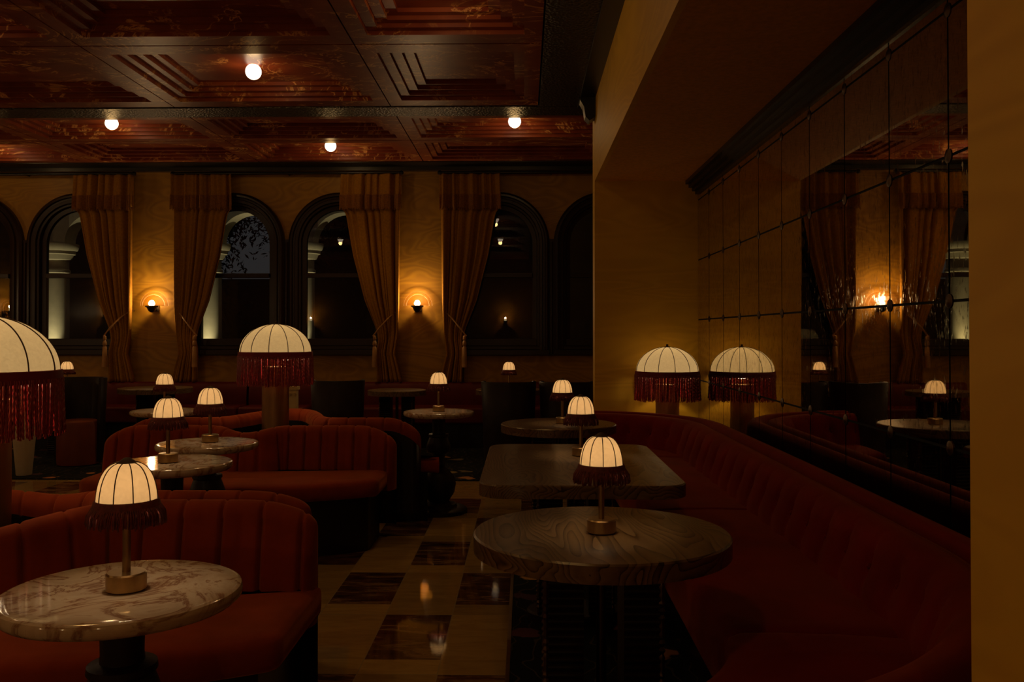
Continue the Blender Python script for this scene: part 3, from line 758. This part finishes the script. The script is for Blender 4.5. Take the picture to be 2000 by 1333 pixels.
# ---------------------------------------------------------------- sofas (round islands of two half-round settees)
SZ = .51
def sofa(name, label, cx, ychord, sgn, hw, crest, endc, bulge, bw, dip, pitch, sa, sb, clip, th=.135, group=None, foot=None):
    """settee whose back runs along x at ychord; sgn=-1 sits toward the viewpoint, +1 away"""
    root = thing(name, label, 'sofa', (cx, ychord, 0), 0 if sgn < 0 else PI, group)
    # local: sitter side is -y
    def plan(u): return -bulge * math.exp(-(u / bw) ** 4) * 1.0
    def crestz(u):
        e_ = max(0, (abs(u) - (hw - .30)) / .30)
        return crest - (crest - endc) * (e_ ** 2.2) - dip * math.exp(-(u / (bw * .8)) ** 2)
    n = int(2 * hw / .006); st = []
    for k in range(n + 1):
        u = -hw + 2 * hw * k / n
        y = plan(u); d = (plan(u + .005) - plan(u - .005)) / .01
        nx, ny = -d, 1.0; l_ = math.hypot(nx, ny); nx /= l_; ny /= l_
        st.append((u, y, nx, ny))
    rows = []; rows2 = []
    zb = .36
    arc = 0; prev = None
    for u, y, nx, ny in st:
        if prev: arc += math.hypot(u - prev[0], y - prev[1])
        prev = (u, y)
        t = max(0, (abs(u) - (hw - .07)) / .07); ts = math.sqrt(max(0, 1 - t * t)) if t < 1 else 0
        ts = max(ts, .04)
        dd_ = ((arc + pitch / 2) % pitch) - pitch / 2; gro = .030 * math.exp(-(dd_ / .0085) ** 2) - .006 * math.cos(PI * dd_ / pitch * 1.0)
        cz = crestz(u) - (1 - ts) * .03; cz -= max(0, gro) * .35
        half_ = th / 2 * ts
        prof = []
        m_ = 9
        lean = .05
        for j in range(m_):         # inner face upward
            zz = zb + (cz - .07 - zb) * j / (m_ - 1)
            o_ = -half_ + gro - .012 * math.sin(PI * j / (m_ - 1)) - lean * (1 - j / (m_ - 1)) * ts
            prof.append((o_, zz))
        for j in range(1, 11):      # round crest
            a = PI - PI * j / 10
            prof.append(((half_ - gro * .5) * math.cos(a), cz - .07 + .07 * math.sin(a)))
        prof.append((half_ - .002, zb + .22))
        rows.append([(u + nx * o_, y + ny * o_, zz) for o_, zz in prof])
        rows2.append([(u + nx * o_, y + ny * o_, zz) for o_, zz in ((half_ * .2, zb + .02), (half_ - .004, .08), (half_ + .003, .08), (half_ + .003, cz - .10), (half_ * .2, cz - .09))])
    mb = MB().grid(rows)
    nr = len(rows[0]); mb.f.append(tuple(range(nr))); mb.f.append(tuple(range((len(rows) - 1) * nr, len(rows) * nr)))
    mb.build('back', M['velvet'], root, ang=1.2)
    MB().grid(rows2).build('back_panel', M['black'], root, ang=1.0)
    # seat
    pts = []
    m_ = 60
    for k in range(m_ + 1):
        a = PI * k / m_; x = -sa * math.cos(a); y = -sb * math.sin(a)
        pts.append((max(-clip, min(clip, x)), y))
    cl = []
    for p in pts:
        if not cl or math.hypot(p[0] - cl[-1][0], p[1] - cl[-1][1]) > .012: cl.append(p)
    # back boundary follows the bulging back
    back = [(u, plan(u) - .02) for u in [clip * (1 - k / 20) for k in range(0, 41)] if abs(u) < cl[-1][0] - .01]
    poly = cl + back
    MB().prism(poly, [(SZ - .118, .02), (SZ - .108, .006), (SZ - .09, 0), (SZ - .03, 0), (SZ - .012, .008), (SZ, .03), (SZ + .006, .08)]).build('seat', M['velvet'], root, ang=1.0)
    MB().prism([(x * .93, y * .9) for x, y in poly], [(0, .0), (SZ - .115, .0)]).build('plinth', M['black'], root, ang=.6)
    if foot:
        MB().lathe([(.06, .13), (.09, .125), (.12, .10), (.125, .07), (.10, .05), (.13, .045), (.15, .03), (.15, 0)], 28, (foot[0], foot[1], 0)).build('foot', M['blackwood'], root)
    return root
gs = 'rust velvet channel-back sofas'
sofa('sofa', 'rust velvet channel-back sofa facing us in the middle of the room', -2.10, 6.72, -1, 1.125, E - .71, E - .83, .10, .20, .045, .124, 1.36, .83, 1.07, group=gs)
sofa('sofa', 'rust velvet sofa behind the middle one, its back to it, facing the windows', -2.08, 7.24, 1, 1.23, E - .70, E - .83, .62, .33, -.02, .15, 1.38, .50, 1.40, group=gs)
sofa('sofa', 'rust velvet channel-back sofa at front left behind the marble table', -2.235, 3.62, -1, 1.385, E - .69, E - .765, .30, .42, .09, .162, 1.85, .95, 1.40, group=gs)
sofa('sofa', 'rust velvet sofa whose crest shows just behind the front left sofa', -2.20, 3.97, 1, 1.24, E - .715, E - .78, .16, .30, .05, .16, 1.20, .34, 1.08, group=gs, foot=(-1.02, -.36))

# ---------------------------------------------------------------- alcove banquette
def path_alcove():
    p = []
    p += [(.50 + .03 * k, 8.0) for k in range(0)]
    n = 60
    for k in range(n + 1):
        a = PI / 2 * (1 - k / n); p.append((.45 + .9 * math.cos(a), 7.10 + .9 * math.sin(a)))
    y = 7.06
    while y > 3.12: p.append((1.35 + .01 * math.sin((7.06 - y) / 4.1 * PI), y)); y -= .016
    for k in range(n + 7):
        a = -PI / 2 * k / n; p.append((.20 + 1.15 * math.cos(a), 3.10 + 1.348 * math.sin(a)))
    return p
PA = path_alcove()
def normals(p):
    out = []
    for i in range(len(p)):
        a = Vector(p[max(0, i - 1)]); b = Vector(p[min(len(p) - 1, i + 1)]); d = (b - a).normalized()
        out.append((-d.y, d.x))       # left of travel
    return out
bq = thing('banquette', 'long curved red velvet banquette wrapping the alcove under the mirror', 'banquette')
nr_ = normals(PA); arc = 0; rows = []; buttons = []
BP = .245; nextb = .28
for i, ((x, y), (nx, ny)) in enumerate(zip(PA, nr_)):
    if i: arc += math.hypot(x - PA[i - 1][0], y - PA[i - 1][1])
    du = ((arc - .28 + BP / 2) % BP) - BP / 2
    r_ = []
    prof = [(-.115, .50), (-.105, .56), (-.10, .60), (-.09, .645), (-.075, .69), (-.06, .73), (-.045, .765), (-.02, .795), (.015, .815), (.055, .82), (.09, .81), (.108, .775), (.12, .750), (.135, .78), (.16, .82), (.20, .828), (.24, .815), (.265, .78), (.27, .70), (.27, .05)]
    for j, (o_, z) in enumerate(prof):
        if j < 7:
            dz = z - .675
            dent = .042 * math.exp(-(du / .026) ** 2 - (dz / .026) ** 2)
            fold = .012 * math.exp(-(du / .016) ** 2) * (1 if dz > 0 else .4)
            puff = -.006 * math.cos(PI * du / BP * 2) * -1
            o_ = o_ + dent + fold + puff * .8
        r_.append((x - nx * -o_, y - ny * -o_, z) if False else (x + nx * o_, y + ny * o_, z))
    if arc >= nextb:
        buttons.append((x + nx * -.062, y + ny * -.062, .675)); nextb += BP
    rows.append(r_)
mb = MB().grid(rows); k_ = len(rows[0]); mb.f.append(tuple(range(k_))); mb.f.append(tuple(range((len(rows) - 1) * k_, len(rows) * k_)))
mb.build('back', M['velvet_red'], bq, ang=1.2)
bm0 = None
for b in buttons:
    if bm0 is None:
        bm0 = MB().lathe([(.012 * math.sin(PI * k / 6), -.012 * math.cos(PI * k / 6)) for k in range(7)], 10, (0, 0, 0), caps=False).build('button', M['velvet_red'], bq)
        o = bm0
    else:
        o = bm0.copy(); COL.objects.link(o)
    o.location = b
# seat cushions: three runs with a joint between
def seat_run(i0, i1, name):
    rows = []
    n = i1 - i0
    for i in range(i0, i1 + 1):
        x, y = PA[i]; nx, ny = nr_[i]
        e_ = min(i - i0, i1 - i); sh = .012 if e_ == 0 else (.003 if e_ == 1 else 0)
        r_ = []
        for o_, z in [(-.08, .30), (-.655, .27), (-.668, .30), (-.668, .50), (-.655, .532), (-.62, .548), (-.50, .556), (-.30, .560), (-.08, .555)]:
            r_.append((x + nx * o_, y + ny * o_, z - sh))
        rows.append(r_)
    mb = MB().grid(rows, closed=True); k_ = len(rows[0])
    mb.f.append(tuple(range(k_))); mb.f.append(tuple(range((len(rows) - 1) * k_, len(rows) * k_)))
    mb.build(name, M['velvet_red'], bq, ang=.9)
NP = len(PA)
iv = [i for i in range(NP) if PA[i][1] < 5.0 and PA[i][0] > 1.2][0]
jn = [i for i in range(NP) if PA[i][1] < 2.95][0]
for a, b in ((0, 61), (61, iv), (iv, jn), (jn, NP - 1)): seat_run(a, b, 'seat_cushion')
rows = []
for (x, y), (nx, ny) in zip(PA, nr_):
    rows.append([(x + nx * o_, y + ny * o_, z) for o_, z in ((-.58, .0), (-.58, .285), (.2, .285), (.2, 0))])
MB().grid(rows, closed=True).build('plinth', M['black'], bq, ang=.5)

# banquettes along the window wall
def wall_banquette(x0, x1, label):
    root = thing('wall_banquette', label, 'banquette', ((x0 + x1) / 2, 12.36, 0), 0, 'low red banquettes under the windows')
    h = (x1 - x0) / 2; n = max(8, int(2 * h / .05)); rows = []
    for k in range(n + 1):
        x = -h + 2 * h * k / n; u = (x / .32) % 1; g_ = .012 * math.exp(-((u - .5) / .08) ** 2)
        rows.append([(x, y + (g_ if j in (1, 2) else 0), z) for j, (y, z) in enumerate([(-.17, .5), (-.19, .60), (-.18, .75), (-.16, .83), (-.11, .86), (-.05, .86), (-.01, .83), (-.01, .0)])])
    MB().grid(rows).build('back', M['red_leather'], root, ang=1)
    MB().box(-h, h, -.66, -.02, .33, .55).build('seat', M['red_leather'], root, bevel=.03)
    MB().box(-h + .01, h - .01, -.60, -.02, .012, .33).build('plinth', M['black'], root, smooth=False)
wall_banquette(-8.9, -3.86, 'low red banquette along the window wall left of the big middle lamp')
wall_banquette(-3.83, -2.95, 'short red banquette piece along the window wall behind the middle lamp')
wall_banquette(-2.6, 2.5, 'low red banquette along the window wall right of the big middle lamp')

# ---------------------------------------------------------------- dark barrel chairs
def make_chair():
    root = thing('barrel_chair', '', 'chair')
    # opening toward -y
    n = 30; rows = []
    for k in range(n + 1):
        a = -.30 + (PI + .60) * k / n; c_, s_ = math.cos(a), math.sin(a)
        top = 1.02 - .0 * abs(c_)
        rows.append([(r * c_, r * s_ * .95, z) for r, z in ((.235, .10), (.245, .5), (.262, top - .01), (.270, top), (.292, top), (.300, top - .01), (.280, .5), (.262, .05), (.24, .05))])
    mb = MB().grid(rows, closed=True); k_ = len(rows[0]); mb.f.append(tuple(range(k_))); mb.f.append(tuple(range(n * k_, (n + 1) * k_)))
    mb.build('backrest', M['blackwood'], root, ang=.8)
    MB().lathe([(.20, .012), (.225, .02), (.232, .06), (.232, .48), (.222, .515), (.19, .528), (0, .53)], 40, (0, -.03, 0)).build('seat', M['rust_leather'], root)
    return root
ch = make_chair()
CH = [((-5.22, 10.25, .0), .05, 'dark barrel chair with round rust seat facing us at far left'),
      ((-2.09, 9.85, 0), PI + .12, 'dark chair back just right of the big middle lamp'),
      ((-.170, 9.60, 0), PI, 'dark chair back in front of the lamp under the right window'),
      ((.46, 9.60, 0), PI - .1, 'dark chair back partly hidden by the alcove wall')]
for k, (p, rz, lb) in enumerate(CH): put(ch, k == 0, p, rz, lb, 'dark barrel chairs')

# ---------------------------------------------------------------- mirror wall
mi = thing('mirror', 'antiqued wall mirror of square panes covering the alcove wall above the banquette', 'mirror', (XM, 0, 0))
ys = [YA]; D = .578
y = YA - .535
while y > 1.5: ys.append(y); y -= D
ys.append(1.42)
zs = [E - 1.06, E - .466, E + .127, E + .715, E + 1.308, SOF - .06]
bk = MB().box(0, .018, 1.42, YA, zs[0], zs[-1]).build('backing', M['building'], mi, smooth=False)
rnd = random.Random(3)
for a, b in zip(ys[:-1], ys[1:]):
    for c, d in zip(zs[:-1], zs[1:]):
        g_ = .006; t = [rnd.uniform(-.0004, .0004) for _ in range(4)]
        y0, y1, z0, z1 = b + g_, a - g_, c + g_, d - g_
        x_ = -.006
        vs = [(x_, y0, z0), (x_, y1, z0), (x_, y1, z1), (x_, y0, z1)]
        vs = [(vx + tt, vy, vz) for (vx, vy, vz), tt in zip(vs, t)]
        MB().add(vs, [(0, 1, 2, 3)]).build('mirror_pane', M['mirror'], mi, smooth=False)
r0 = None
for a in ys[1:-1]:
    for c in zs[1:-1]:
        if r0 is None:
            r0 = MB().lathe([(.030, 0), (.030, .003), (.022, .005), (.014, .009), (.006, .011), (0, .011)], 14, (0, 0, 0), caps=False).build('rosette', M['bronze'], mi); o = r0
        else: o = r0.copy(); COL.objects.link(o)
        o.location = (-.006, a, c); o.rotation_euler = (0, -PI / 2, 0)

# ---------------------------------------------------------------- odds and ends by the left side
pd = thing('pedestal', 'pale tapered stand on the floor behind the big left lamp', 'stand', (-5.40, 9.42, 0))
MB().lathe([(.075, .014), (.078, .02), (.13, .62), (.14, .66), (.14, .69)], 32, (0, 0, 0)).build('body', M['white_stone'], pd)
MB().lathe([(.15, .69), (.155, .70), (.15, .715)], 32, (0, 0, 0)).build('top', M['white_stone'], pd)
po = thing('carved_post', 'small carved cream post between the big middle lamp and the dark chair', 'post', (-3.035, 11.85 - .32, .0))
MB().box(-.056, .056, -.05, .05, .012, .80).build('shaft', M['cream'], po, bevel=.006)
mb = MB().box(-.07, .07, -.06, .06, .80, .84)
for s in (-1, 1):
    mb.tube([(s * (.035 + .022 * math.cos(a * .5) * (1 - a / 30)), -.06, .745 + .022 * math.sin(a * .5) * (1 - a / 30)) for a in range(25)], .005, 6)
mb.build('capital', M['cream'], po)

# ---------------------------------------------------------------- outside: veranda and trees at night
sq('ground_outside', -30, 20, YW + .3, 60, -.2, -.02, m='ground')
YO = 14.6
bpo = F / YO
cols_o = [((102 - 1024) / bpo), ((406 - 1024) / bpo), ((590 - 1024) / bpo)]
ol = ['lit white veranda column seen through the window at far left', 'lit white veranda column seen beside the second curtain', 'lit white veranda column seen left of the third curtain']
for k, x in enumerate(cols_o):
    root = thing('veranda_column', ol[k], 'column', (x, YO, 0), 0, 'white veranda columns outside the windows')
    MB().lathe([(.24, .0), (.24, .12), (.20, .18), (.195, .3), (.185, E + .98)], 36, (0, 0, 0)).build('shaft', M['white_stone'], root)
    MB().lathe([(.17, E + .98), (.205, E + 1.0), (.205, E + 1.04), (.18, E + 1.06), (.18, E + 1.2), (.22, E + 1.22), (.25, E + 1.30), (.28, E + 1.31), (.28, E + 1.36), (.31, E + 1.38), (.33, E + 1.44), (.33, E + 1.48)], 36, (0, 0, 0)).build('capital', M['white_stone'], root)
    # arch springing to the right
    r1, r2 = .50, .86; cx_ = .21 + r1; z_ = E + 1.48; rows = []
    for a in range(0, 21):
        t = PI - PI * a / 20
        rows.append([(cx_ + rr_ * math.cos(t), yy, z_ + rr_ * math.sin(t)) for rr_, yy in ((r1, -.18), (r2, -.18), (r2, .18), (r1, .18))])
    MB().grid(rows, closed=True).build('arch', M['white_stone'], root, ang=.6)
    light('SPOT', 'uplight', (.04, -.42, E - .62), P_COLUMN, (1.0, .88, .50), root, .02, spot=1.0, rot=(PI - .12, 0, 0), blend=.7)
tag(MB().box(-16, -9.6, 24, 25, -.02, 9).build('building', M['building'], smooth=False), 'black building mass outside beyond the left windows', 'building')
tag(MB().box(-7.0, 12, 25.5, 26.5, -.02, 12).build('building', M['building'], smooth=False), 'black building mass outside beyond the right windows', 'building')
tag(MB().box(-9.6, -7.0, 24.5, 25, -.02, E + 1.5).build('garden_wall', M['building'], smooth=False), 'dark low garden wall outside below the strip of night sky', 'wall')
def tree(x, y, label, seed, h0, spread, leaves):
    rnd = random.Random(seed)
    root = thing('tree', label, 'tree', (x, y, -.02), 0, 'dark trees outside the windows')
    mb = MB(); tips = []
    def grow(p, d, ln, r, lvl):
        q = p + d * ln; mid = p + d * ln * .5 + Vector((rnd.uniform(-1, 1), rnd.uniform(-1, 1), 0)) * ln * .06
        mb.tube([p, mid, q], lambda t: r * (1 - .35 * t), 5); tips.append(q)
        if lvl:
            for _ in range(3 if lvl > 1 else 4):
                dd = (d + Vector((rnd.uniform(-1, 1), rnd.uniform(-.7, .7), rnd.uniform(-.25, .7))) * .75).normalized()
                grow(q, dd, ln * rnd.uniform(.6, .8), r * .62, lvl - 1)
    grow(Vector((0, 0, 0)), Vector((.05, 0, 1)), h0, .14, 5)
    mb.build('branches', M['bark'], root)
    mb = MB(); up = [t for t in tips if t.z > h0]
    for _ in range(leaves):
        t = rnd.choice(up); c = t + Vector((rnd.gauss(0, spread), rnd.gauss(0, spread), rnd.gauss(0, spread)))
        a = Vector((rnd.uniform(-1, 1), rnd.uniform(-1, 1), rnd.uniform(-1, 1))).normalized(); b = a.orthogonal().normalized(); s_ = rnd.uniform(.04, .08)
        mb.add([c - a * s_, c + b * s_ * .35, c + a * s_, c - b * s_ * .35], [(0, 1, 2, 3)])
    f = mb.build('foliage', M['leaf'], root, smooth=False); f['kind'] = 'stuff'
tree(-6.1, 18.0, 'dark leafy tree against the night sky outside the second window', 2, 1.7, .42, 42000)
tree(-4.0, 21.2, 'dark tree outside behind the third curtain', 9, 1.9, .22, 4000)

# ---------------------------------------------------------------- builder's units to metres
for o in list(bpy.data.objects):
    if o.parent is None and o.type != 'LIGHT':
        o.location = o.location * S
        if o.type != 'CAMERA': o.scale = o.scale * S
for l in bpy.data.lights:
    if l.type in ('POINT', 'SPOT'): l.shadow_soft_size *= S
